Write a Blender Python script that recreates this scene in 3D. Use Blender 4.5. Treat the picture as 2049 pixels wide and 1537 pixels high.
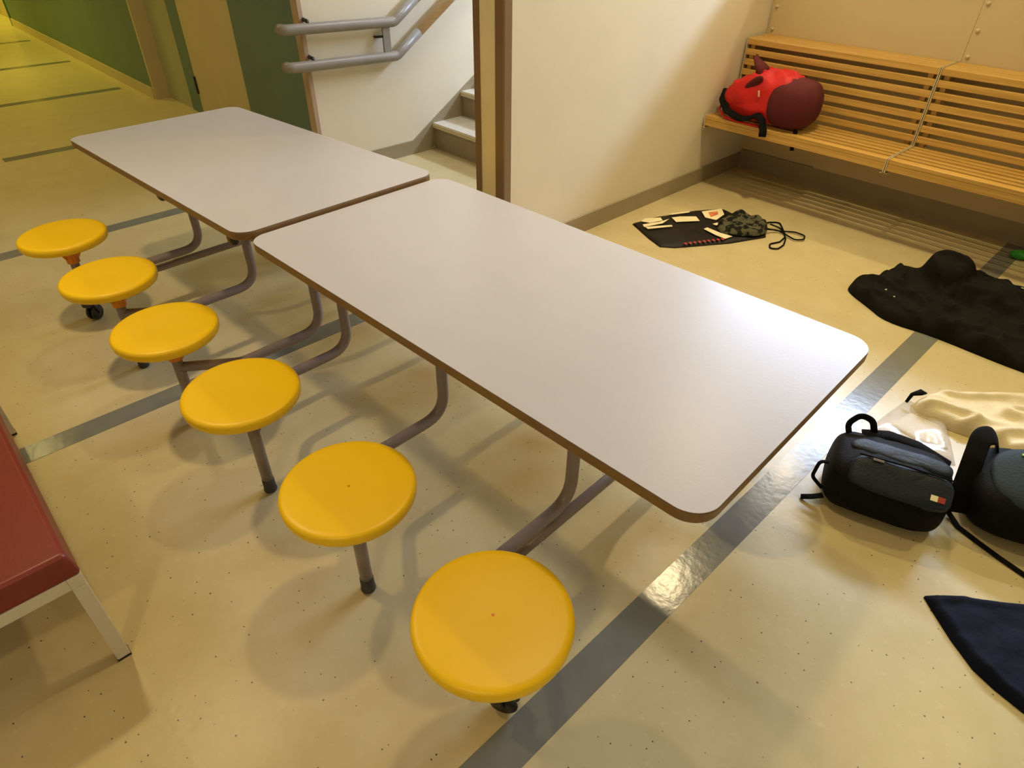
import bpy, bmesh, math, random
from mathutils import Vector, Matrix, Euler, noise
S = bpy.context.scene
for o in list(bpy.data.objects): bpy.data.objects.remove(o)
PI = math.pi
# ------------------------------------------------------------------ camera
cam = bpy.data.cameras.new('camera'); camo = bpy.data.objects.new('camera', cam)
S.collection.objects.link(camo); S.camera = camo
cam.sensor_width = 36; cam.lens = 1304.3/2049*36; cam.clip_end = 100; cam.clip_start = 0.02
YAW, PITCH, ROLL = -0.76779, 0.64985, 0.01294
fw = Vector((math.cos(YAW)*math.cos(PITCH), math.sin(YAW)*math.cos(PITCH), -math.sin(PITCH)))
rt = Vector((math.sin(YAW), -math.cos(YAW), 0)); up = rt.cross(fw)
r2 = rt*math.cos(ROLL)+up*math.sin(ROLL); u2 = -rt*math.sin(ROLL)+up*math.cos(ROLL)
M = Matrix((r2, u2, -fw)).transposed().to_4x4(); M.translation = (-0.354, 1.619, 1.642)
camo.matrix_world = M
# ------------------------------------------------------------------ world, lights, exposure
w = bpy.data.worlds.new('world'); S.world = w; w.use_nodes = True
w.node_tree.nodes['Background'].inputs[0].default_value = (1.0, 0.80, 0.50, 1)
w.node_tree.nodes['Background'].inputs[1].default_value = 0.02
S.view_settings.view_transform = 'Standard'; S.view_settings.look = 'None'
S.view_settings.gamma = 1; S.view_settings.use_curve_mapping = False
S.view_settings.exposure = 0.2
def area(name, loc, sx, sy, watts, col, target=None, shape='RECTANGLE', spread=PI):
    l = bpy.data.lights.new(name, 'AREA'); l.shape = shape; l.size = sx
    if shape in ('RECTANGLE', 'ELLIPSE'): l.size_y = sy
    l.energy = watts; l.color = col; l.spread = spread
    o = bpy.data.objects.new(name, l); S.collection.objects.link(o); o.location = loc
    if target is not None:
        o.rotation_euler = (Vector(target)-Vector(loc)).to_track_quat('-Z', 'Y').to_euler()
    return o
WARM = (1.0, 0.79, 0.44); SP = 2.35
def lamp(x, y, w_, col=WARM, d=.14): area('ceiling_light', (x, y, 3.0), d, d, w_, col, shape='DISK', spread=SP)
lamp(1.18, -1.69, 17, d=.11)
lamp(-.85, -1.85, 12, (1.0, .86, .34))
lamp(1.15, -3.65, 12)
lamp(-.85, -3.65, 9)
lamp(2.44, 1.55, 15, d=.16)
lamp(.85, .1, 9, d=.16)
lamp(5.4, .45, 7, (1, .80, .30), .16)
lamp(6.4, 1.7, 7, (1, .80, .28), .16)
lamp(-.9, 3.0, 13, d=.2)
area('corridor_light', (9.0, 0.8, 3.0), .6, .6, 24, (1, .88, .16), target=(9.0, .8, 0), spread=2.1)
area('corridor_light', (13.0, 0.8, 3.0), .6, .6, 50, (1, .88, .12), target=(13.0, .8, 0), spread=2.1)
area('tube_light', (1.4, -4.55, 2.95), 3.4, .28, 255, (.56, .70, 1.0), target=(1.2, -1.0, .3))
area('stair_light', (3.1, -2.0, 2.9), .5, .5, 17, (1.0, .93, .85), target=(3.2, -2.0, 0))

# ------------------------------------------------------------------ helpers
def obj(name, me_or_bm, mat=None, parent=None, smooth=False, loc=None, rot=None, bevel=0, seg=2):
    if isinstance(me_or_bm, bmesh.types.BMesh):
        me = bpy.data.meshes.new(name); me_or_bm.to_mesh(me); me_or_bm.free()
    else: me = me_or_bm
    if mat:
        for m in (mat if isinstance(mat, (list, tuple)) else [mat]): me.materials.append(m)
    if smooth:
        for p in me.polygons: p.use_smooth = True
    o = bpy.data.objects.new(name, me); S.collection.objects.link(o)
    if parent: o.parent = parent
    if loc: o.location = loc
    if rot: o.rotation_euler = rot
    if bevel:
        b = o.modifiers.new('bevel', 'BEVEL'); b.width = bevel; b.segments = seg; b.limit_method = 'ANGLE'
        b.angle_limit = math.radians(40)
    return o
def tag(o, label=None, cat=None, group=None, kind=None):
    if label: o['label'] = label
    if cat: o['category'] = cat
    if group: o['group'] = group
    if kind: o['kind'] = kind
    return o
def thing(name, label, cat, loc=(0, 0, 0), rotz=0, group=None):
    o = bpy.data.objects.new(name, None); S.collection.objects.link(o)
    o.location = loc; o.rotation_euler = (0, 0, rotz); o.empty_display_size = .1
    return tag(o, label, cat, group)
def box(bm, x0, x1, y0, y1, z0, z1):
    v = [bm.verts.new((x, y, z)) for x in (x0, x1) for y in (y0, y1) for z in (z0, z1)]
    for f in ((0, 1, 3, 2), (4, 6, 7, 5), (0, 4, 5, 1), (2, 3, 7, 6), (0, 2, 6, 4), (1, 5, 7, 3)):
        bm.faces.new([v[i] for i in f])
    return v
def boxo(name, x0, x1, y0, y1, z0, z1, mat, parent=None, bevel=0, kind=None):
    bm = bmesh.new(); box(bm, x0, x1, y0, y1, z0, z1)
    o = obj(name, bm, mat, parent, bevel=bevel)
    if kind: o['kind'] = kind
    return o
def fillet(pts, r, n=7):
    P = [Vector(p) for p in pts]; out = [P[0]]
    for i in range(1, len(P)-1):
        a = (P[i-1]-P[i]); b = (P[i+1]-P[i]); la, lb = a.length, b.length
        a.normalize(); b.normalize(); ang = a.angle(b)
        if ang > 3.1: out.append(P[i]); continue
        d = min(r/math.tan(ang/2), la*.48, lb*.48)
        p0, p1 = P[i]+a*d, P[i]+b*d
        for k in range(n+1):
            t = k/n; out.append(p0*(1-t)**2+P[i]*2*t*(1-t)+p1*t*t)
    out.append(P[-1]); return out
def tube(bm, pts, r, n=14, caps=True, rz=None):
    P = [Vector(p) for p in pts]; rings = []; N = None
    for i, p in enumerate(P):
        t = (P[min(i+1, len(P)-1)]-P[max(i-1, 0)]).normalized()
        if N is None:
            N = t.orthogonal().normalized() if rz is None else (Vector((0, 0, 1))-t*t.z).normalized()
        else: N = (N-t*N.dot(t)).normalized()
        B = t.cross(N)
        rr = r[i] if isinstance(r, (list, tuple)) else r
        sy = 1 if rz is None else rz
        rings.append([bm.verts.new(p+(N*math.cos(a)*sy+B*math.sin(a))*rr) for a in [2*PI*k/n for k in range(n)]])
    for a, b in zip(rings, rings[1:]):
        for k in range(n): bm.faces.new((a[k], a[(k+1) % n], b[(k+1) % n], b[k]))
    if caps: bm.faces.new(rings[0][::-1]); bm.faces.new(rings[-1])
def tubeo(name, pts, r, mat, parent=None, n=14, rz=None):
    bm = bmesh.new(); tube(bm, pts, r, n, rz=rz); return obj(name, bm, mat, parent, smooth=True)
def lathe(bm, prof, n=48, c=(0, 0, 0)):
    rings = []
    for (r, z) in prof:
        if r < 1e-6: rings.append([bm.verts.new((c[0], c[1], c[2]+z))])
        else: rings.append([bm.verts.new((c[0]+r*math.cos(2*PI*k/n), c[1]+r*math.sin(2*PI*k/n), c[2]+z)) for k in range(n)])
    for a, b in zip(rings, rings[1:]):
        for k in range(n):
            k2 = (k+1) % n
            if len(a) == 1 and len(b) == 1: continue
            if len(a) == 1: bm.faces.new((a[0], b[k2], b[k]))
            elif len(b) == 1: bm.faces.new((a[k], a[k2], b[0]))
            else: bm.faces.new((a[k], a[k2], b[k2], b[k]))
    bmesh.ops.recalc_face_normals(bm, faces=bm.faces)
def poly(bm, pts, z0, z1):
    """extruded outline"""
    a = [bm.verts.new((x, y, z0)) for x, y in pts]; b = [bm.verts.new((x, y, z1)) for x, y in pts]
    n = len(pts); bm.faces.new(a); bm.faces.new(b)
    for i in range(n): bm.faces.new((a[i], a[(i+1) % n], b[(i+1) % n], b[i]))
    bmesh.ops.recalc_face_normals(bm, faces=bm.faces)
def rrect(x0, x1, y0, y1, r, n=8):
    out = []
    for cx, cy, a0 in ((x1-r, y1-r, 0), (x0+r, y1-r, PI/2), (x0+r, y0+r, PI), (x1-r, y0+r, 1.5*PI)):
        for k in range(n+1):
            a = a0+PI/2*k/n; out.append((cx+r*math.cos(a), cy+r*math.sin(a)))
    return out
def pip(x, y, P):
    c = False; j = len(P)-1
    for i in range(len(P)):
        if (P[i][1] > y) != (P[j][1] > y) and x < (P[j][0]-P[i][0])*(y-P[i][1])/(P[j][1]-P[i][1])+P[i][0]: c = not c
        j = i
    return c
def near(x, y, P):
    best = (9e9, None)
    for i in range(len(P)):
        ax, ay = P[i]; bx, by = P[(i+1) % len(P)]
        dx, dy = bx-ax, by-ay; t = max(0, min(1, ((x-ax)*dx+(y-ay)*dy)/(dx*dx+dy*dy+1e-12)))
        px, py = ax+dx*t, ay+dy*t; d = math.hypot(x-px, y-py)
        if d < best[0]: best = (d, (px, py))
    return best
def cloth(name, outline, hfun, mat, parent=None, res=.012, edge=.04, z0=0.0, thin=.004, smooth_out=True):
    """a fabric heap: heights inside the outline, a closed skirt down to the surface it lies on"""
    P = outline
    if smooth_out:
        for _ in range(2):
            Q = []
            for i in range(len(P)):
                a, b = P[i], P[(i+1) % len(P)]
                Q += [(a[0]*.75+b[0]*.25, a[1]*.75+b[1]*.25), (a[0]*.25+b[0]*.75, a[1]*.25+b[1]*.75)]
            P = Q
    xs = [p[0] for p in P]; ys = [p[1] for p in P]
    nx = int((max(xs)-min(xs))/res)+3; ny = int((max(ys)-min(ys))/res)+3
    bm = bmesh.new(); V = {}
    def vert(i, j):
        if (i, j) not in V: V[(i, j)] = bm.verts.new((min(xs)-res+i*res, min(ys)-res+j*res, 0))
        return V[(i, j)]
    for i in range(nx):
        for j in range(ny):
            if pip(min(xs)-res+(i+.5)*res, min(ys)-res+(j+.5)*res, P):
                bm.faces.new((vert(i, j), vert(i+1, j), vert(i+1, j+1), vert(i, j+1)))
    bnd = [v for v in bm.verts if v.is_boundary]
    for v in bnd:
        d, q = near(v.co.x, v.co.y, P); v.co.x, v.co.y = q
    for v in bm.verts:
        d = near(v.co.x, v.co.y, P)[0]; t = min(1, d/edge)
        e = math.sqrt(max(0, 1-(1-t)**2))
        v.co.z = z0+thin+e*hfun(v.co.x, v.co.y, d)
    for _ in range(3): bmesh.ops.smooth_vert(bm, verts=[v for v in bm.verts if not v.is_boundary], factor=.5, use_axis_x=True, use_axis_y=True, use_axis_z=True)
    be = [e for e in bm.edges if e.is_boundary]
    r = bmesh.ops.extrude_edge_only(bm, edges=be)
    for g in r['geom']:
        if isinstance(g, bmesh.types.BMVert): g.co.z = z0+.0005
    return obj(name, bm, mat, parent, smooth=True)
def fbm(x, y, s=1., seed=0., o=3):
    v = 0; a = 1; t = 0
    for k in range(o):
        v += a*noise.noise(Vector((x*s, y*s, seed+k*7.3))); t += a; a *= .5; s *= 2.1
    return v/t
def sbox(bm, L, W, H, ex=4., n=28, m=20, fun=None):
    """superellipsoid block centred on the origin"""
    def sp(c, e): return math.copysign(abs(c)**(2/e), c)
    rings = []
    for j in range(1, m):
        ph = -PI/2+PI*j/m
        rings.append([(L/2*sp(math.cos(ph), ex)*sp(math.cos(2*PI*i/n), ex), W/2*sp(math.cos(ph), ex)*sp(math.sin(2*PI*i/n), ex), H/2*sp(math.sin(ph), ex)) for i in range(n)])
    F = fun or (lambda p: p)
    b = bm.verts.new(F((0, 0, -H/2))); t = bm.verts.new(F((0, 0, H/2)))
    R = [[bm.verts.new(F(p)) for p in r] for r in rings]
    for a, c in zip(R, R[1:]):
        for k in range(n): bm.faces.new((a[k], a[(k+1) % n], c[(k+1) % n], c[k]))
    for k in range(n):
        bm.faces.new((b, R[0][(k+1) % n], R[0][k])); bm.faces.new((t, R[-1][k], R[-1][(k+1) % n]))

# ------------------------------------------------------------------ materials
def srgb(r, g, b):
    f = lambda c: (c/255/12.92) if c/255 <= .04045 else ((c/255+.055)/1.055)**2.4
    return (f(r), f(g), f(b), 1)
def mat(name, col, rough=.5, var=.06, scale=6., bump=0., bscale=60., metal=0., spec=.5, col2=None, alpha=None, coat=0., ramp=None):
    m = bpy.data.materials.new(name); m.use_nodes = True; N = m.node_tree.nodes; L = m.node_tree.links
    b = N['Principled BSDF']; b.inputs['Roughness'].default_value = rough; b.inputs['Metallic'].default_value = metal
    b.inputs['Specular IOR Level'].default_value = spec
    if ramp: r_lo, r_hi = ramp
    else: r_lo, r_hi = .3, .7
    if coat: b.inputs['Coat Weight'].default_value = coat; b.inputs['Coat Roughness'].default_value = .15
    tc = N.new('ShaderNodeTexCoord'); nz = N.new('ShaderNodeTexNoise'); nz.inputs['Scale'].default_value = scale
    nz.inputs['Detail'].default_value = 5; L.new(tc.outputs['Object'], nz.inputs['Vector'])
    r = N.new('ShaderNodeValToRGB'); L.new(nz.outputs['Fac'], r.inputs['Fac'])
    c = col; d = col2 or tuple([x*(1-var*2) for x in c[:3]]+[1])
    r.color_ramp.elements[0].position = r_lo; r.color_ramp.elements[1].position = r_hi
    r.color_ramp.elements[0].color = d; r.color_ramp.elements[1].color = tuple([min(1, x*(1+var)) for x in c[:3]]+[1]) if not col2 else c
    L.new(r.outputs['Color'], b.inputs['Base Color'])
    if bump:
        n2 = N.new('ShaderNodeTexNoise'); n2.inputs['Scale'].default_value = bscale; n2.inputs['Detail'].default_value = 4
        L.new(tc.outputs['Object'], n2.inputs['Vector'])
        bp = N.new('ShaderNodeBump'); bp.inputs['Strength'].default_value = bump; bp.inputs['Distance'].default_value = .004
        L.new(n2.outputs['Fac'], bp.inputs['Height']); L.new(bp.outputs['Normal'], b.inputs['Normal'])
    if alpha is not None: b.inputs['Alpha'].default_value = alpha
    return m
def lino():
    m = bpy.data.materials.new('cream_linoleum'); m.use_nodes = True; N = m.node_tree.nodes; L = m.node_tree.links
    b = N['Principled BSDF']; tc = N.new('ShaderNodeTexCoord'); b.inputs['Specular IOR Level'].default_value = .30
    def nz(s, d=6):
        n = N.new('ShaderNodeTexNoise'); n.inputs['Scale'].default_value = s; n.inputs['Detail'].default_value = d
        L.new(tc.outputs['Object'], n.inputs['Vector']); return n
    a = nz(7); r = N.new('ShaderNodeValToRGB'); L.new(a.outputs['Fac'], r.inputs['Fac'])
    r.color_ramp.elements[0].position = .32; r.color_ramp.elements[1].position = .68
    r.color_ramp.elements[0].color = srgb(196, 180, 134); r.color_ramp.elements[1].color = srgb(203, 188, 144)
    # pale marbling
    c = nz(38, 8); r2 = N.new('ShaderNodeValToRGB'); L.new(c.outputs['Fac'], r2.inputs['Fac'])
    r2.color_ramp.elements[0].position = .60; r2.color_ramp.elements[1].position = .78
    r2.color_ramp.elements[0].color = (0, 0, 0, 1); r2.color_ramp.elements[1].color = (.32, .32, .32, 1)
    mx = N.new('ShaderNodeMixRGB'); L.new(r2.outputs['Color'], mx.inputs['Fac']); L.new(r.outputs['Color'], mx.inputs[1])
    mx.inputs[2].default_value = srgb(226, 212, 170)
    # dark flecks
    v = N.new('ShaderNodeTexVoronoi'); v.voronoi_dimensions = '2D'; v.inputs['Scale'].default_value = 30; L.new(tc.outputs['Object'], v.inputs['Vector'])
    lt = N.new('ShaderNodeMath'); lt.operation = 'LESS_THAN'; L.new(v.outputs['Distance'], lt.inputs[0])
    sep = N.new('ShaderNodeSeparateColor'); L.new(v.outputs['Color'], sep.inputs[0])
    sz = N.new('ShaderNodeMapRange'); L.new(sep.outputs[0], sz.inputs[0])
    sz.inputs[1].default_value = .71; sz.inputs[2].default_value = 1; sz.inputs[3].default_value = 0.0; sz.inputs[4].default_value = .075
    L.new(sz.outputs[0], lt.inputs[1])
    mx2 = N.new('ShaderNodeMixRGB'); L.new(lt.outputs[0], mx2.inputs['Fac']); L.new(mx.outputs[0], mx2.inputs[1])
    mx2.inputs[2].default_value = srgb(92, 76, 60)
    L.new(mx2.outputs[0], b.inputs['Base Color'])
    rr = N.new('ShaderNodeMapRange'); L.new(nz(5, 4).outputs['Fac'], rr.inputs[0]); rr.inputs[3].default_value = .25; rr.inputs[4].default_value = .34
    L.new(rr.outputs[0], b.inputs['Roughness'])
    bp = N.new('ShaderNodeBump'); bp.inputs['Strength'].default_value = .12; bp.inputs['Distance'].default_value = .004
    L.new(nz(30, 3).outputs['Fac'], bp.inputs['Height']); L.new(bp.outputs['Normal'], b.inputs['Normal'])
    return m
def wood(name, c1, c2, axis=0, s=1.):
    m = bpy.data.materials.new(name); m.use_nodes = True; N = m.node_tree.nodes; L = m.node_tree.links
    b = N['Principled BSDF']; b.inputs['Roughness'].default_value = .38
    tc = N.new('ShaderNodeTexCoord'); mp = N.new('ShaderNodeMapping'); L.new(tc.outputs['Object'], mp.inputs[0])
    sc = [40*s, 40*s, 40*s]; sc[axis] = 1.2*s; mp.inputs['Scale'].default_value = sc
    n = N.new('ShaderNodeTexNoise'); n.inputs['Scale'].default_value = 1.6; n.inputs['Detail'].default_value = 5; L.new(mp.outputs[0], n.inputs['Vector'])
    r = N.new('ShaderNodeValToRGB'); L.new(n.outputs['Fac'], r.inputs[0])
    r.color_ramp.elements[0].position = .35; r.color_ramp.elements[1].position = .65
    r.color_ramp.elements[0].color = c2; r.color_ramp.elements[1].color = c1
    L.new(r.outputs[0], b.inputs['Base Color']); return m
FLOOR = lino()
STRIP = mat('grey_inlay', srgb(122, 122, 112), .18, .06, 9, .13, 34, spec=.38)
WALLW = mat('white_paint', srgb(226, 216, 190), .6, .015, 3, .05, 90)
PANEL = mat('cream_panel', srgb(206, 186, 142), .5, .015, 3)
GREEN = mat('green_paint', srgb(100, 124, 112), .55, .03, 3)
CREAMD = mat('cream_door_paint', srgb(200, 184, 140), .5, .03, 3)
BASE = mat('grey_skirting', srgb(156, 142, 112), .5, .04, 5)
BROWN = mat('brown_jamb', srgb(124, 96, 66), .35, .06, 6)
PINKW = wood('pale_corner_wood', srgb(190, 164, 142), srgb(172, 146, 124), 2)
CEIL = mat('ceiling_white', srgb(225, 215, 195), .8, .02, 3)
STAIR = mat('stair_stone', srgb(205, 198, 180), .4, .04, 12)
RISER = mat('stair_riser', srgb(150, 134, 106), .5, .05, 10)
LAM = mat('table_laminate', srgb(190, 187, 190), .33, .012, 5, .04, 140, spec=.32)
EDGE = mat('table_edge', srgb(128, 98, 58), .45, .06, 20)
TUBE = mat('grey_brown_tube', srgb(140, 124, 114), .33, .05, 10, spec=.6)
YEL = mat('yellow_plastic', srgb(255, 209, 0), .40, .01, 5, .05, 60)
ORG = mat('orange_socket', srgb(232, 140, 10), .4, .04, 20)
RUB = mat('dark_rubber', srgb(58, 54, 50), .55, .1, 20)
BLKP = mat('black_plastic', srgb(30, 28, 24), .35, .1, 20)
REDV = mat('red_vinyl', srgb(122, 42, 30), .38, .05, 3, .08, 120)
WMET = mat('white_metal', srgb(222, 214, 196), .4, .02, 8)
PINE = wood('pine', srgb(214, 172, 92), srgb(190, 146, 68), 0)
BEECH = wood('beech_grip', srgb(224, 196, 160), srgb(210, 178, 138), 1)
RAIL = mat('grey_rail', srgb(140, 134, 124), .35, .03, 8)
STEEL = mat('end_plate', srgb(206, 190, 150), .35, .03, 8)
RED = mat('red_nylon', srgb(205, 16, 14), .6, .08, 9, .3, 60)
MAROON = mat('maroon_mesh', srgb(88, 13, 19), .85, .08, 14, .4, 200)
DARKRED = mat('dark_red_lining', srgb(92, 8, 18), .8, .1, 14)
BLACK = mat('black_webbing', srgb(14, 13, 12), .85, .1, 30, .3, 300, spec=.15)
JACK = mat('black_jacket', srgb(19, 17, 12), .85, .16, 12, .5, 60, spec=.15)
NAVY = mat('navy_cloth', srgb(15, 20, 38), .8, .12, 10, .6, 50, spec=.15)
BAGN = mat('navy_black_bag', srgb(11, 12, 13), .65, .1, 12, .3, 160, spec=.15)
BAGT = mat('navy_bag_front', srgb(27, 37, 49), .5, .08, 12, .3, 160, spec=.3)
BAGP = mat('slate_bag_front', srgb(36, 48, 52), .65, .06, 12, .3, 200, spec=.25)
BEIGE = mat('beige_cloth', srgb(224, 210, 172), .8, .06, 10, .3, 120)
PRINT = mat('cream_print', srgb(240, 226, 184), .6, .04, 20)
REDP = mat('red_print', srgb(170, 50, 44), .6, .04, 20)
ORGP = mat('orange_print', srgb(224, 130, 76), .6, .2, 40)
SHOP = mat('black_bag_print', srgb(28, 23, 17), .5, .06, 12, .15, 60, spec=.25)
CAMO = mat('camo_cloth', srgb(86, 84, 62), .85, .1, 26, .4, 80, col2=srgb(22, 22, 16), spec=.2, ramp=(.47, .53))
GRN = mat('green_plastic', srgb(40, 150, 40), .4, .05, 20)
LIME = mat('lime_tag', srgb(150, 220, 120), .5, .02, 20)
ZIP = mat('pale_zip_pull', srgb(240, 190, 160), .4, .02, 20)
PAPER = mat('white_paper', srgb(240, 234, 220), .6, .02, 8)
WHITE = mat('off_white', srgb(244, 240, 200), .5, .02, 8)
CHROME = mat('zip_metal', srgb(170, 168, 172), .25, .02, 10, metal=.8)
def film():
    m = bpy.data.materials.new('clear_film'); m.use_nodes = True; N = m.node_tree.nodes; L = m.node_tree.links
    b = N['Principled BSDF']; b.inputs['Roughness'].default_value = .12; b.inputs['Alpha'].default_value = .38
    n = N.new('ShaderNodeTexNoise'); n.inputs['Scale'].default_value = 8
    r = N.new('ShaderNodeValToRGB'); L.new(n.outputs['Fac'], r.inputs[0])
    r.color_ramp.elements[0].color = srgb(190, 175, 165); r.color_ramp.elements[1].color = srgb(235, 225, 205)
    L.new(r.outputs[0], b.inputs['Base Color']); return m
FILM = film()

# ------------------------------------------------------------------ setting
def struct(name, *a, **k): return boxo(name, *a, kind='structure', **k)
struct('floor', -4, 17, -7, 4.2, -.1, 0, FLOOR)
struct('ceiling', -4, 17, -7, 4.2, 3.1, 3.2, CEIL)
PV = -2.99
struct('wall_stair_side', 2.02, 2.21, PV-.12, -.60, 0, 3.1, WALLW)
struct('wall_bench', -4, 2.02, PV-.12, PV-.012, 0, 1.64, PANEL)
struct('wall_left', -4, 17, 4.2, 4.3, 0, 3.1, WALLW)
struct('wall_rear', -4.1, -4, -7, 4.2, 0, 3.1, WALLW)
struct('wall_far_right', -4, 17, -7.1, -7, 0, 3.1, WALLW)
struct('wall_corridor_end', 17, 17.1, -7, 4.2, 0, 3.1, WALLW)
struct('wall_stair_back', 3.86, 3.924, -7, -.60, 0, 3.1, WALLW)
# corridor right wall: green near part, recess with door, stepped green part further on
struct('wall_corridor_near', 3.925, 4.93, -.72, -.60, 0, 3.1, GREEN)
struct('wall_corridor_recess', 5.96, 6.79, -.72, -.615, 0, 3.1, mat('olive_cream_paint', srgb(172, 170, 132), .55, .03, 3))
struct('trim_9', 5.97, 6.2, -.62, -.607, 0, 3.1, GREEN)
struct('wall_corridor_far', 6.80, 12.25, -.72, -.485, 0, 3.1, GREEN)
struct('wall_corridor_beyond', 12.26, 17, -.9, -.60, 0, 3.1, CREAMD)
struct('trim_10', 6.765, 6.80, -.64, -.485, 0, 3.1, CREAMD)
struct('trim_11', 12.20, 12.25, -.62, -.47, 0, 3.1, GREEN)
d = struct('door_1', 4.93, 5.96, -.70, -.605, 0, 2.4, CREAMD)
boxo('door_hinge', 5.945, 5.965, -.607, -.59, .18, .32, BLKP, d)
boxo('door_hinge', 5.945, 5.965, -.607, -.59, 1.7, 1.84, BLKP, d)
boxo('door_closer', 5.0, 5.3, -.607, -.56, 2.2, 2.28, BLKP, d)
struct('wall_over_door', 4.93, 5.96, -.72, -.605, 2.4, 3.1, GREEN)
struct('trim_1', 3.845, 3.925, -.60, -.572, 0, 3.1, PINKW)
# stair wall end / jamb of the white wall
struct('trim_2', 2.0200, 2.072, -.606, -.588, 0, 3.1, BROWN)
struct('trim_3', 2.006, 2.0195, -.632, -.588, 0, 3.1, mat('tan_jamb', srgb(134, 112, 86), .35, .05, 6))
struct('trim_4', 2.18, 2.222, -.606, -.588, 0, 3.1, BROWN)
struct('trim_5', 2.072, 2.18, -.604, -.592, 0, 3.1, mat('cream_jamb', srgb(230, 212, 168), .5, .03, 6))
# skirtings
struct('baseboard_white', 2.006, 2.02, PV, -.632, 0, .105, BASE)
struct('baseboard_bench', -4, 2.006, PV-.012, PV+.002, 0, .13, BASE)
struct('baseboard_corridor', 6.80, 12.2, -.485, -.473, 0, .10, CREAMD)
bm = bmesh.new()
pts = [(-.625, 0), (-.625, .10), (-1.36, .10), (-3.9, .10+2.54*.60), (-3.9, 2.54*.60-.25), (-1.50, 0)]
a = [bm.verts.new((3.846, y, z)) for y, z in pts]; b = [bm.verts.new((3.86, y, z)) for y, z in pts]
bm.faces.new(a); bm.faces.new(b)
for i in range(len(pts)): bm.faces.new((a[i], a[(i+1) % 6], b[(i+1) % 6], b[i]))
bmesh.ops.recalc_face_normals(bm, faces=bm.faces)
obj('baseboard_stair', bm, BASE)['kind'] = 'structure'
# floor inlay strips
strips = [(0.157, -3, 3.6), (2.081, -.585, 3.6), (3.943, -.57, 3.6), (5.74, -.28, 1.0), (7.46, -.38, 2.6), (9.15, -.38, 2.6), (10.84, -.37, 2.6), (12.6, -.37, 2.6)]
for i, (x, y0, y1) in enumerate(strips):
    struct('trim_%d' % (20+i), x-.0505, x+.0505, y0, y1, -.01, .0012, STRIP)

struct('trim_12', -.36, 1.455, PV-.012, PV+.004, .131, .435, PANEL)
# staircase
st = thing('staircase', 'cream staircase climbing to the right behind the white wall', 'stairs', (0, 0, 0))
for k in range(9):
    v0 = -1.565-.29*k; h = .185*(k+1)
    s = boxo('step', 2.215, 3.846, v0-.29-(.02 if k < 8 else 0), v0, h-.185, h, RISER, st)
    boxo('tread', 2.215, 3.846, v0-.29, v0+.012, h, h+.012, STAIR, s)
    boxo('nosing', 2.215, 3.846, v0+.012, v0+.02, h-.022, h+.006, STEEL, s)

# handrail on the stair wall
hr = thing('handrail', 'double grey tubular handrail with beech grips on the stair wall', 'handrail', (3.80, -.39, 0))
def rel(o, pts): return [tuple(Vector(p)-o.location) for p in pts]
for z, v1, vg in ((.925, -1.24, -1.43), (.715, -1.24, -1.44)):
    end = (3.80, vg, z+(v1-vg)*.62)
    p = fillet([(3.845, -.425, z+.022), (3.80, -.435, z+.02), (3.80, v1, z-.005), end], .07)
    tubeo('rail', rel(hr, p), .032, RAIL, hr, 18)
    e2 = (3.80, vg-2.3, end[2]+2.3*.62)
    g = tubeo('grip', rel(hr, [end, e2]), .0325, BEECH, hr, 18); tag(g, 'beech wood grip section')
bm = bmesh.new(); box(bm, -.008, .008, -.805, -.750, .72, .91); obj('rail_post', bm, RAIL, hr)
tubeo('rail_bracket', rel(hr, [(3.80, -1.145, .84), (3.845, -1.11, .835), (3.862, -1.11, .835)]), .008, BLKP, hr)
for z in (.95, .74): tubeo('rail_bracket', rel(hr, [(3.80, -.60, z), (3.80, -.60, z+.03), (3.85, -.60, z+.035)]), .012, BLKP, hr)

# wall panels with bolts
def wpanel(x0, x1, label, bx):
    t = obj('wall_panel', *[(lambda b: (box(b, x0, x1, PV-.012, PV, .44, 1.63), b)[1])(bmesh.new())], PANEL)
    tag(t, label, 'wall panel', 'bolted cream wall panels above the bench')
    for x in bx:
        for z in (.92, 1.05, 1.18, 1.31, 1.44, 1.57):
            bm = bmesh.new(); lathe(bm, [(0, .013), (.006, .012), (.010, .007), (.0115, 0)], 16)
            o = obj('bolt', bm, STEEL, t, smooth=True, loc=(x, PV, z), rot=(-PI/2, 0, 0))
wpanel(.8155, 2.005, 'cream wall panel behind the bench, in the corner by the white wall', (1.978, ))
wpanel(-.37, .8140, 'cream wall panel right of the bolted seam, at the right edge', (.79, ))

# ------------------------------------------------------------------ canteen table (one mobile unit)
PSI = .0371
T = thing('canteen_table', 'long folding grey canteen table with attached yellow stools', 'table', (0, 0, 0), PSI)
W, H, L1, GAP, L2 = .8266, .736, 1.673, .013, 1.6623
def top(x0, x1, z, rot=(0, 0, 0), loc=(0, 0, 0)):
    th = .029
    bm = bmesh.new(); poly(bm, rrect(x0, x1, 0, W, .062, 10), -.0012, 0)
    t = obj('tabletop', bm, LAM, T, loc=loc, rot=rot)
    bm = bmesh.new(); poly(bm, rrect(x0-.001, x1+.001, -.001, W+.001, .063, 10), -th, -.0014)
    e = obj('edge_band', bm, EDGE, t, bevel=.004)
    for y in (.16, W-.16):
        boxo('under_rail', x0+.12, x1-.12, y-.016, y+.016, -th-.03, -th-.0005, TUBE, t)
    return t
top(0, L1, H, loc=(0, 0, H))
X0F = L1+GAP
top(0, L2, H, loc=(X0F, .0204, H+.0152), rot=(0, .0322, .0024))
def H_at(x): return (H if x < L1+.02 else H+.0152-(x-X0F)*.0322)-.026-.03
seats = [(2.9327, 1.097, 2.81), (2.4001, 1.097, 2.283), (1.879, 1.097, 1.765), (1.3662, 1.0835, 1.575), (.8055, 1.0835, 1.025), (.2795, 1.0835, .478)]
R, HS = .1731, .4353
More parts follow.
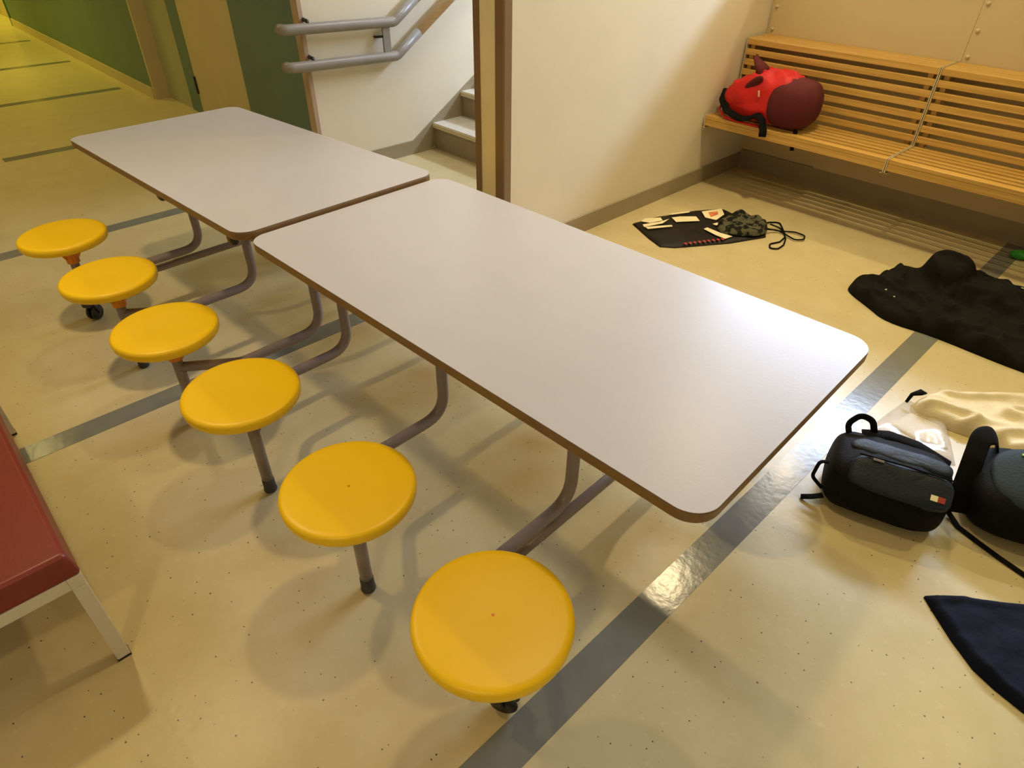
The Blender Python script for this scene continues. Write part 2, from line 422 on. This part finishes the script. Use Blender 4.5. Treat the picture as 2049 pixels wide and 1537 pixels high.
sprof = [(0, -.0015), (.01, -.001), (.10, -.0005), (R-.020, .0), (R-.010, -.0008), (R-.005, -.003), (R-.002, -.007), (R, -.014), (R-.002, -.030), (R-.005, -.035), (R-.008, -.035), (R-.012, -.016), (.05, -.013), (0, -.013)]
bm = bmesh.new(); lathe(bm, sprof, 72); seat_me = bpy.data.meshes.new('seat'); bm.to_mesh(seat_me); bm.free(); seat_me.materials.append(YEL)
for p in seat_me.polygons: p.use_smooth = True
bm = bmesh.new(); lathe(bm, [(0, -.0135), (.05, -.0135), (.048, -.03), (.040, -.06), (.027, -.10), (.026, -.135), (0, -.135)], 24)
for k in range(6):
    a = k*PI/3; c, s = math.cos(a), math.sin(a)
    v = [bm.verts.new((c*r-s*q, s*r+c*q, z)) for r, z in ((.03, -.0135), (.085, -.0135), (.03, -.115)) for q in (-.003, .003)]
    for f in ((0, 2, 4), (1, 5, 3), (0, 1, 3, 2), (2, 3, 5, 4), (0, 4, 5, 1)): bm.faces.new([v[i] for i in f])
sock_me = bpy.data.meshes.new('seat_socket'); bm.to_mesh(sock_me); bm.free(); sock_me.materials.append(ORG)
def mesh_of(f, m, smooth=True):
    bm = bmesh.new(); f(bm); me = bpy.data.meshes.new('m'); bm.to_mesh(me); bm.free(); me.materials.append(m)
    if smooth:
        for p in me.polygons: p.use_smooth = True
    return me
for i, (sx, sy, tx) in enumerate(seats):
    for side in (1, -1):
        Y = lambda y: y if side == 1 else W-y
        xs = sx
        s = obj('seat', seat_me, None, T, loc=(xs, Y(sy), HS))
        k = obj('seat_socket', sock_me, None, s)
        if i in (4, 5) and side == 1:
            bm = bmesh.new(); lathe(bm, [(0, .0004), (.0035, .0004), (.004, -.002), (0, -.002)], 12, (0 if i == 5 else -.004, 0, -.001))
            tag(obj('center_mark', bm, ORG, s), 'tiny dark moulding mark')
        caster = i in (0, 5)
        zb = .10 if caster else .045
        tubeo('seat_post', [(xs, Y(sy), HS-.07), (xs, Y(sy), zb)], .0185, TUBE, T)
        dx = (sx-tx)
        pts = fillet([(tx, Y(.583), H_at(tx)), (tx, Y(.583), .252), (tx, Y(.92 if dx > 0.15 or dx < 0.15 else .95), .252), (xs, Y(sy), .262)], .085, 9)
        tubeo('frame_tube', pts, .0185, TUBE, T, 16)
        if not caster:
            bm = bmesh.new(); lathe(bm, [(0, .0), (.0205, .0), (.0225, .006), (.0205, .018), (.020, .052), (.0165, .056)], 20, (xs, Y(sy), .004))
            tag(obj('rubber_foot', bm, RUB, T, smooth=True), 'dark rubber foot cap')
        else:
            c = thing('caster', None, None, (xs+(.012 if i == 5 else .01), Y(sy)+side*(-.03 if i == 5 else .012), 0), (.5 if i == 5 else 2.2)); c.parent = T
            boxo('fork', -.024, .024, -.021, .021, .074, .112, BLKP, c, bevel=.006)
            for q in (-1, 1):
                bm = bmesh.new(); lathe(bm, [(0, -.007), (.032, -.007), (.036, -.003), (.036, .003), (.032, .007), (0, .007)], 28)
                obj('wheel', bm, BLKP, c, smooth=True, loc=(-.015, q*.013, .0365), rot=(PI/2, 0, 0))
                tubeo('fork_arm', [(-.001, q*.0225, .085), (-.015, q*.0225, .0365)], .006, BLKP, c, 8)
# straight cross tubes that tie the end frames together, low under the table
for tx in (.478, 2.84):
    tubeo('cross_tube', [(tx, -.12, .196), (tx, W+.12, .196)], .017, TUBE, T, 16)
for x, z in ((2.448, .662), (1.852, .672)):
    bm = bmesh.new(); sbox(bm, .05, .03, .045, 3)
    tag(obj('bumper', bm, BLKP, T, smooth=True, loc=(x, .80, z)), 'small dark rubber bumper under the edge')
boxo('hinge', L1-.03, X0F+.03, .2, .26, H-.055, H-.03, TUBE, T)
boxo('hinge', L1-.03, X0F+.03, W-.26, W-.2, H-.055, H-.03, TUBE, T)

# ------------------------------------------------------------------ red padded bench
B = thing('padded_bench', 'dark red padded bench on a white square-tube frame, left edge', 'bench', (1.02, 1.685, 0))
BL, BW = 1.25, .95
bm = bmesh.new(); box(bm, 0, BL, 0, BW, .350, .412)
for v in bm.verts:
    if v.co.z > .4:
        v.co.x += .02 if v.co.x < .5 else -.02; v.co.y += .012 if v.co.y < .4 else -.02
obj('cushion', bm, REDV, B, bevel=.011, seg=4)
bm = bmesh.new()
box(bm, .006, BL, .004, .036, .312, .3495); box(bm, .006, BL, BW-.036, BW-.004, .312, .3495)
box(bm, .006, .038, .036, BW-.036, .312, .3495); box(bm, BL-.038, BL-.006, .036, BW-.036, .312, .3495)
obj('frame', bm, WMET, B, bevel=.002)
for x in (.006, BL-.038):
    for y in (.004, BW-.036):
        l = boxo('leg', x, x+.032, y, y+.032, .006, .3115, WMET, B, bevel=.002)
        boxo('foot_cap', x-.001, x+.033, y-.001, y+.033, 0.0005, .0058, BLKP, l)

# ------------------------------------------------------------------ slatted benches
def slat_bench(x0, x1, label):
    b = thing('slatted_bench', label, 'bench', (x0, PV, 0), group='pine slatted benches along the cream wall')
    Lx = x1-x0; SZ = .472; TZ = .89; D = .25; F = .60
    bm = bmesh.new()
    for k in range(7):
        z = TZ-.060*k; box(bm, .006, Lx-.006, D-.022, D, z-.036, z)
    obj('backrest_slats', bm, PINE, b, bevel=.003)
    bm = bmesh.new()
    for k in range(4):
        y = .004+k*.0565; box(bm, .006, Lx-.006, y, y+.0545, TZ-.022, TZ)
    obj('top_slats', bm, PINE, b, bevel=.002)
    bm = bmesh.new()
    n = 6
    for k in range(n):
        y = D-.018+k*(F-D+.018)/n; e = y+(F-D+.018)/n-(.024 if k < n-1 else 0)
        box(bm, .006, Lx-.006, y, e, SZ-.022, SZ)
    obj('seat_slats', bm, PINE, b, bevel=.002)
    boxo('front_rail', .006, Lx-.006, F-.022, F-.001, SZ-.062, SZ-.0225, PINE, b, bevel=.002)
    for x in (0, Lx-.0055):
        bm = bmesh.new()
        P = [(.0, TZ+.004), (D+.004, TZ+.004), (D+.004, SZ+.004), (F+.004, SZ+.004), (F+.004, SZ-.075), (F-.035, SZ-.075), (F-.1, SZ-.05), (.0, SZ-.05)]
        a = [bm.verts.new((x, y, z)) for y, z in P]; c = [bm.verts.new((x+.0052, y, z)) for y, z in P]
        bm.faces.new(a); bm.faces.new(c)
        for i in range(len(P)): bm.faces.new((a[i], a[(i+1) % 8], c[(i+1) % 8], c[i]))
        box(bm, x-.012, x+.018, F-.04, F+.002, SZ-.078, SZ-.0755)
        bmesh.ops.recalc_face_normals(bm, faces=bm.faces)
        obj('end_plate', bm, STEEL, b)
    for x in (.03, Lx-.05):
        boxo('back_post', x, x+.028, D-.05, D-.0225, SZ-.02, TZ-.025, PINE, b)
    return b
slat_bench(.832, 2.004, 'pine slatted bench with the red backpack on it')
slat_bench(-.345, .828, 'empty pine slatted bench at the right edge')

# ------------------------------------------------------------------ red backpack on the bench
RB = thing('red_backpack', 'bright red backpack with a maroon base slumped on the slatted bench', 'backpack', (1.665, -2.545, .4725))
def rbody(p):
    x, y, z = p; t = (x+.29)/.58             # 0 right (maroon) end, 1 left end
    h = .94+.08*math.sin(t*3.1)-.50*max(0, t-.50)**1.2
    zz = (z+.145)*h*(1-.18*max(0, .25-t)/.25)
    yy = y*(1-.12*t)
    n_ = fbm(x*1, y+z, 7, 3)*.022*(1 if z > -.1 else 0)
    zz += .022*max(0, 1-abs(2*fbm(x+.7*y, z+y, 8, 12, 2))*1.8)**2*(1 if z > 0 else .3)
    return (x, yy+n_, max(0.001, zz+.8*fbm(x, y, 9, 5)*.03+fbm(x+y*2, z, 16, 2)*.012))
bm = bmesh.new(); sbox(bm, .59, .30, .29, 2.7, 80, 48, rbody); obj('body', bm, RED, RB, smooth=True)
def rbase(p):
    x, y, z = p
    return (x-.165, y*1.02+.008, max(.0005, z+.142+.008*fbm(x, z, 12, 8)))
bm = bmesh.new(); sbox(bm, .30, .315, .285, 2.6, 48, 30, rbase); tag(obj('base_panel', bm, MAROON, RB, smooth=True), 'maroon base of the bag')
# collar flap and its dark opening
bm = bmesh.new()
tube(bm, [(.07, .0, .27), (.115, .0, .315), (.16, -.02, .345), (.165, -.03, .365)], [.075, .052, .026, .008], 16, rz=.45); tag(obj('collar', bm, MAROON, RB, smooth=True), 'maroon haul loop')
bm = bmesh.new(); sbox(bm, .17, .035, .06, 2.2, 24, 14, lambda p: (p[0]*.9+p[2]*.4, p[1]+.0, p[2]-p[0]*.55)); tag(obj('pocket_opening', bm, DARKRED, RB, smooth=True, loc=(.075, .115, .222), rot=(-.5, .25, 0)), 'dark red open pocket')
for l, r_ in (((.005, .152, .190), (-.2, .15, 0)), ((-.02, .06, .282), (.2, 1.2, 0))):
    bm = bmesh.new(); box(bm, -.005, .005, -.003, .003, -.018, .018); tag(obj('zip_pull', bm, ZIP, RB, loc=l, rot=r_, bevel=.001), 'pale zip pull')
tubeo('strap', fillet([(.292, .03, .15), (.275, .09, .10), (.20, .145, .055), (.09, .162, .03), (.03, .166, .045), (-.02, .168, .075), (-.06, .170, .055), (-.085, .178, .008), (-.095, .188, -.004), (-.10, .195, -.035)], .02), .024, BLACK, RB, 10, rz=.3)
bm = bmesh.new(); tube(bm, [(.300, .02, .09), (.28, .10, .04), (.2, .150, .014), (.1, .162, .010), (-.05, .160, .009)], .008, 8)
tag(obj('piping', bm, RED, RB, smooth=True), 'red piping along the lower edge')
tubeo('strap_end', [(-.25, .085, .02), (-.262, .105, -.001), (-.267, .115, -.03), (-.271, .115, -.095)], .012, BLACK, RB, 8, rz=.2)

# ------------------------------------------------------------------ things on the floor by the bench
G = [(1.877, -1.548), (1.845, -1.72), (1.808, -1.81), (1.729, -2.015), (1.632, -2.172), (1.53, -2.147), (1.338, -2.188), (1.217, -1.984), (1.318, -1.751), (1.5, -1.461), (1.567, -1.408), (1.682, -1.452)]
pb = cloth('shoe_bag', G, lambda x, y, d: .014+.008*fbm(x, y, 8, 4), SHOP, edge=.03, smooth_out=False, res=.014)
tag(pb, 'flat black printed carrier bag with cream lettering, under the camouflage bag', 'bag')
def patch(name, pts, z, m, par, th=.0015, label=None):
    bm = bmesh.new(); poly(bm, pts, z, z+th); o = obj(name, bm, m, par)
    if label: o['label'] = label
    return o
ZP = .025
for q in ([(1.831, -1.576), (1.844, -1.629), (1.788, -1.713), (1.753, -1.685), (1.782, -1.597)],
          [(1.799, -1.545), (1.754, -1.65), (1.739, -1.734), (1.726, -1.648), (1.77, -1.522)],
          [(1.766, -1.526), (1.675, -1.67), (1.658, -1.656), (1.736, -1.516)],
          [(1.742, -1.764), (1.715, -1.817), (1.648, -1.891), (1.594, -1.849), (1.683, -1.728)],
          [(1.79, -1.80), (1.723, -1.937), (1.714, -1.912), (1.767, -1.801)],
          [(1.669, -1.985), (1.61, -2.122), (1.547, -2.05), (1.533, -1.938), (1.601, -1.92)],
          [(1.51, -1.765), (1.508, -1.8), (1.412, -1.79), (1.337, -1.8), (1.346, -1.739), (1.416, -1.743)],
          [(1.515, -1.869), (1.506, -1.912), (1.484, -1.882), (1.488, -1.866)]):
    patch('printed_letter', q, ZP, PRINT, pb)
patch('printed_letter', [(1.63, -2.0), (1.60, -2.06), (1.572, -2.02), (1.58, -1.95)], ZP+.0016, ORGP, pb, label='orange print on the cream patch')
for k in range(9):
    t = k/9; x = 1.483*(1-t)+1.357*t; y = -1.518*(1-t)-1.757*t
    patch('printed_letter', [(x, y), (x-.006, y-.014), (x-.026, y-.002), (x-.020, y+.012)], ZP-.003, REDP, pb, label='small red letter')
cb = cloth('drawstring_bag', [(1.49, -1.862), (1.51, -1.99), (1.50, -2.09), (1.44, -2.13), (1.391, -2.106), (1.325, -2.121), (1.257, -2.083), (1.216, -1.95), (1.316, -1.837), (1.402, -1.786)],
    lambda x, y, d: .030+.045*fbm(x, y, 16, 9)+.008*math.sin((x*1.2-y)*70)+.035*max(0, 1-math.hypot(x-1.43, y+2.05)/.07), CAMO, res=.008, edge=.03, z0=.022)
tag(cb, 'crumpled dark green camouflage drawstring bag lying on the black printed bag', 'bag')
bm = bmesh.new()
cord = [(1.308, -2.087), (1.312, -2.20), (1.269, -2.244), (1.198, -2.155), (1.124, -2.047), (1.091, -1.961), (1.087, -1.888), (1.123, -1.858), (1.153, -1.913), (1.127, -1.982), (1.138, -2.062), (1.17, -2.122), (1.219, -2.165), (1.271, -2.120)]
tube(bm, fillet([(x, y, .03 if i in (0, 13) else .006) for i, (x, y) in enumerate(cord)], .03, 5), .0045, 8)
cord = [(1.26, -2.04), (1.198, -2.112), (1.129, -2.167), (1.064, -2.164), (1.041, -2.107), (1.074, -2.061), (1.156, -2.095), (1.215, -2.115), (1.25, -2.03)]
tube(bm, fillet([(x, y, .03 if i in (0, 8) else .011) for i, (x, y) in enumerate(cord)], .03, 5), .0045, 8)
obj('cord', bm, BLACK, cb, smooth=True)

def ridge(x, y, s_, seed): return 1-abs(2*fbm(x, y, s_, seed, 2))*1.6
def jh(x, y, d):
    h = .045+.03*fbm(x, y, 7, 11)+.045*max(0, ridge(x+.4*y, y, 5.5, 4))**3
    h += .105*math.sqrt(max(0, 1-((x-.29)/.115)**2-((y+2.15)/.15)**2))*(1+.1*fbm(x, y, 14, 1))
    h += .06*math.exp(-(((x-.06)/.14)**2+((y+2.10)/.09)**2))
    h -= .055*math.exp(-(((x-.14)/.14)**2+((y+1.95)/.05)**2))
    return max(.012, h)
jk = cloth('black_jacket', [(0.615, -1.746), (0.611, -1.852), (0.551, -1.895), (0.53, -2.13), (0.44, -2.16), (0.40, -2.26), (0.261, -2.33), (0.166, -2.31), (0.071, -2.29), (-0.024, -2.25), (-0.167, -2.25), (-0.40, -2.15), (-.40, -1.56), (-0.236, -1.556), (-0.123, -1.554), (0.132, -1.57), (0.342, -1.538), (0.449, -1.61), (0.584, -1.687)], jh, JACK, edge=.05, res=.0095)
tag(jk, 'black jacket heaped on the floor between table end and bench', 'jacket')
for x, y in ((.424, -1.687), (.374, -1.672), (.32, -1.668)):
    bm = bmesh.new(); sbox(bm, .010, .006, .006, 2.2, 10, 8)
    tag(obj('snap_button', bm, WHITE, jk, smooth=True, loc=(x, y, jh(x, y, 1)*.95+.012)), 'small shiny snap')
dk = cloth('dark_trousers', [(.09, -2.345), (.02, -2.36), (-.10, -2.45), (-.30, -2.45), (-.30, -2.27), (-.02, -2.262), (.06, -2.30)], lambda x, y, d: .035+.02*fbm(x, y, 9, 3), NAVY, edge=.03)
tag(dk, 'dark navy cloth item showing behind the black jacket, right edge', 'clothes')
bm = bmesh.new(); sbox(bm, .022, .004, .005, 2.5, 12, 8); tag(obj('snap_button', bm, WHITE, dk, smooth=True, loc=(-.03, -2.30, .05)), 'pale stud')
bm = bmesh.new(); sbox(bm, .20, .075, .045, 3, 24, 14)
gs = obj('green_case', bm, GRN, None, smooth=True, loc=(.045, -2.80, .023), rot=(0, 0, .85)); gs.rotation_euler = (0, 0, .6)
tag(gs, 'bright green plastic object on the floor under the bench, right edge', 'case')
gs.location = (.06, -2.83, .023)

# ------------------------------------------------------------------ beige jacket, clear sleeve
def bh(x, y, d):
    a, b = -.68*x-.73*y, .73*x-.68*y
    return max(.015, .05+.02*fbm(x, y, 5, 21)+.042*max(0, ridge(a*.5, b*1.3+.3*a, 8, 14))**2)
bj = cloth('beige_jacket', [(0.010, -0.965), (-0.031, -1.055), (-0.07, -1.12), (-0.144, -1.205), (-0.244, -1.298), (-0.352, -1.365), (-.56, -1.42), (-.60, -1.10), (-0.449, -.92), (-0.40, -0.86), (-0.347, -0.90), (-0.251, -.93), (-0.15, -0.91), (-0.058, -0.90), (-0.010, -0.915)], bh, BEIGE, edge=.045, res=.008)
tag(bj, 'crumpled beige jacket on the floor behind the two dark bags', 'jacket')
bm = bmesh.new(); tube(bm, [(.022, -.94, .02), (.018, -.962, .05), (-.005, -.985, .062), (-.022, -1.0, .058)], [.006, .008, .014, .003], 10, rz=.5)
tag(obj('zip_tab', bm, BLACK, bj, smooth=True), 'dark toggle')
fs = cloth('plastic_sleeve', [(0.062, -0.665), (0.050, -0.826), (0.029, -0.985), (-0.03, -0.985), (-0.127, -0.96), (-0.24, -0.718), (-0.131, -0.67), (0.018, -0.655)], lambda x, y, d: .018+.008*fbm(x, y, 9, 2)+.006*math.sin(40*(x*.9+y*.35)), FILM, edge=.02, smooth_out=False)
tag(fs, 'clear plastic sleeve with papers between navy backpack and beige jacket', 'folder')
pp = cloth('paper_sheet', [(.012, -.778), (-.012, -.912), (-.12, -.937), (-.19, -.791), (-.083, -.762)], lambda x, y, d: .004, PAPER, edge=.02, smooth_out=False)
pp.parent = fs; tag(pp, 'white papers inside')

# ------------------------------------------------------------------ navy backpack lying on the floor
ANG = math.atan2(-.102, -.293)   # local x runs along the bag, local -y faces the camera side
NB = thing('navy_backpack', 'navy black backpack with a small white and red flag badge', 'backpack', (-.108, -.345, 0), ANG)
def nb(p):
    x, y, z = p
    zz = z+.10
    k = zz/.20
    yy = y*(1+.05*math.sin(PI*min(1, k)))
    f = 1-.16*max(0, -y/.135)**2-.10*max(0, y/.135)**2
    return (x*(1-.05*k), yy, max(.0005, zz*f+.006*fbm(x, y, 12, 6)+.004*fbm(x+z, y, 26, 9)))
bm = bmesh.new(); sbox(bm, .375, .27, .20, 4.0, 80, 40, nb); body = obj('body', bm, BAGN, NB, smooth=True)
def nbp(p):
    x, y, z = p
    return (x, y+.012*fbm(x, z, 14, 2), z+.005*fbm(x, y, 20, 4))
bm = bmesh.new(); sbox(bm, .295, .115, .05, 4.0, 56, 22, nbp)
pk = tag(obj('front_pocket', bm, BAGT, NB, smooth=True, loc=(.022, -.087, .165), rot=(.60, 0, 0)), 'slate blue front pocket')
tubeo('zip', [(-.13, .050, .022), (0, .052, .025), (.14, .050, .022)], .003, BLACK, pk, 8)
bm = bmesh.new(); box(bm, -.016, .016, -.004, .004, -.002, .002); tag(obj('zip_pull', bm, CHROME, pk, loc=(-.075, .044, .026), bevel=.001), 'metal zip pull')
boxo('flag_badge', .085, .1045, -.030, -.012, .018, .0262, WHITE, pk)
boxo('flag_badge', .105, .1245, -.030, -.012, .018, .0262, REDP, pk)
bm = bmesh.new(); sbox(bm, .30, .07, .035, 3, 40, 16, nbp)
tag(obj('upper_panel', bm, BAGT, NB, smooth=True, loc=(.015, .010, .190), rot=(.10, 0, 0)), 'slate blue upper panel')
tubeo('top_handle', fillet([(-.135, .07, .16), (-.155, .10, .20), (-.125, .12, .235), (-.085, .12, .225), (-.06, .10, .17)], .03), .011, BLACK, NB, 10, rz=.5)
tubeo('shoulder_strap', fillet([(-.10, .09, .182), (-.02, .115, .188), (.07, .12, .176), (.17, .10, .15)], .03), .024, BLACK, NB, 10, rz=.35)
tubeo('side_loop', fillet([(-.165, -.03, .12), (-.205, -.035, .115), (-.215, -.07, .07), (-.175, -.09, .05)], .02), .008, BLACK, NB, 8, rz=.5)
tubeo('strap_end', fillet([(-.165, -.10, .03), (-.195, -.112, .02), (-.228, -.115, .006)], .02), .012, BLACK, NB, 8, rz=.25)

# ------------------------------------------------------------------ black backpack at the right edge
KB = thing('black_backpack', 'large black backpack with smooth oval front and green tag', 'backpack', (-.470, -.597, 0), -2.72)
def kb(p):
    x, y, z = p; zz = z+.10
    return (x, y*(1+.04*math.sin(PI*min(1, zz/.2))), max(.0005, zz*(1-.12*max(0, -y/.16)**2)+.006*fbm(x, y, 9, 6)))
bm = bmesh.new(); sbox(bm, .40, .32, .20, 3.2, 72, 38, kb); obj('body', bm, BAGN, KB, smooth=True)
bm = bmesh.new(); sbox(bm, .35, .25, .05, 2.6, 56, 20); pf = tag(obj('front_panel', bm, BAGP, KB, smooth=True, loc=(.02, -.03, .185), rot=(.30, 0, 0)), 'slate grey oval front panel')
boxo('tag', -.095, -.068, .078, .086, .014, .0235, LIME, pf)['label'] = 'lime green tag'
bm = bmesh.new()
tube(bm, fillet([(-.205, -.10, .05), (-.212, -.06, .12), (-.205, .0, .20), (-.19, .07, .245), (-.14, .11, .235), (-.11, .11, .17)], .05), .034, 14, rz=.16)
obj('shoulder_strap', bm, BLACK, KB, smooth=True)
RM = Matrix.Rotation(2.72, 3, 'Z')
tubeo('strap_tail', fillet([tuple(RM @ (Vector(p)-Vector((-.470, -.597, 0)))) for p in
      [(-.290, -.470, .04), (-.300, -.450, .012), (-.345, -.412, .006), (-.412, -.390, .006), (-.475, -.372, .006), (-.545, -.357, .006), (-.62, -.345, .006)]], .02), .009, BLACK, KB, 8, rz=.35)

# ------------------------------------------------------------------ navy garment, bottom right
NV = [(-0.366, -0.056), (-0.395, -0.091), (-0.438, -0.127), (-0.491, -0.169), (-0.575, -0.237), (-0.68, -0.325), (-.84, -.32), (-0.84, 0.12), (-.76, .13), (-0.665, 0.118), (-0.595, 0.104), (-0.542, 0.086), (-0.471, 0.036), (-0.406, -0.02)]
nv = cloth('navy_garment', NV, lambda x, y, d: .020+.018*fbm(x, y, 10, 31)+(.010 if .014 < d < .03 else 0), NAVY, res=.008, edge=.02, smooth_out=False)
tag(nv, 'dark navy blue garment spread on the floor, bottom right corner', 'clothes')
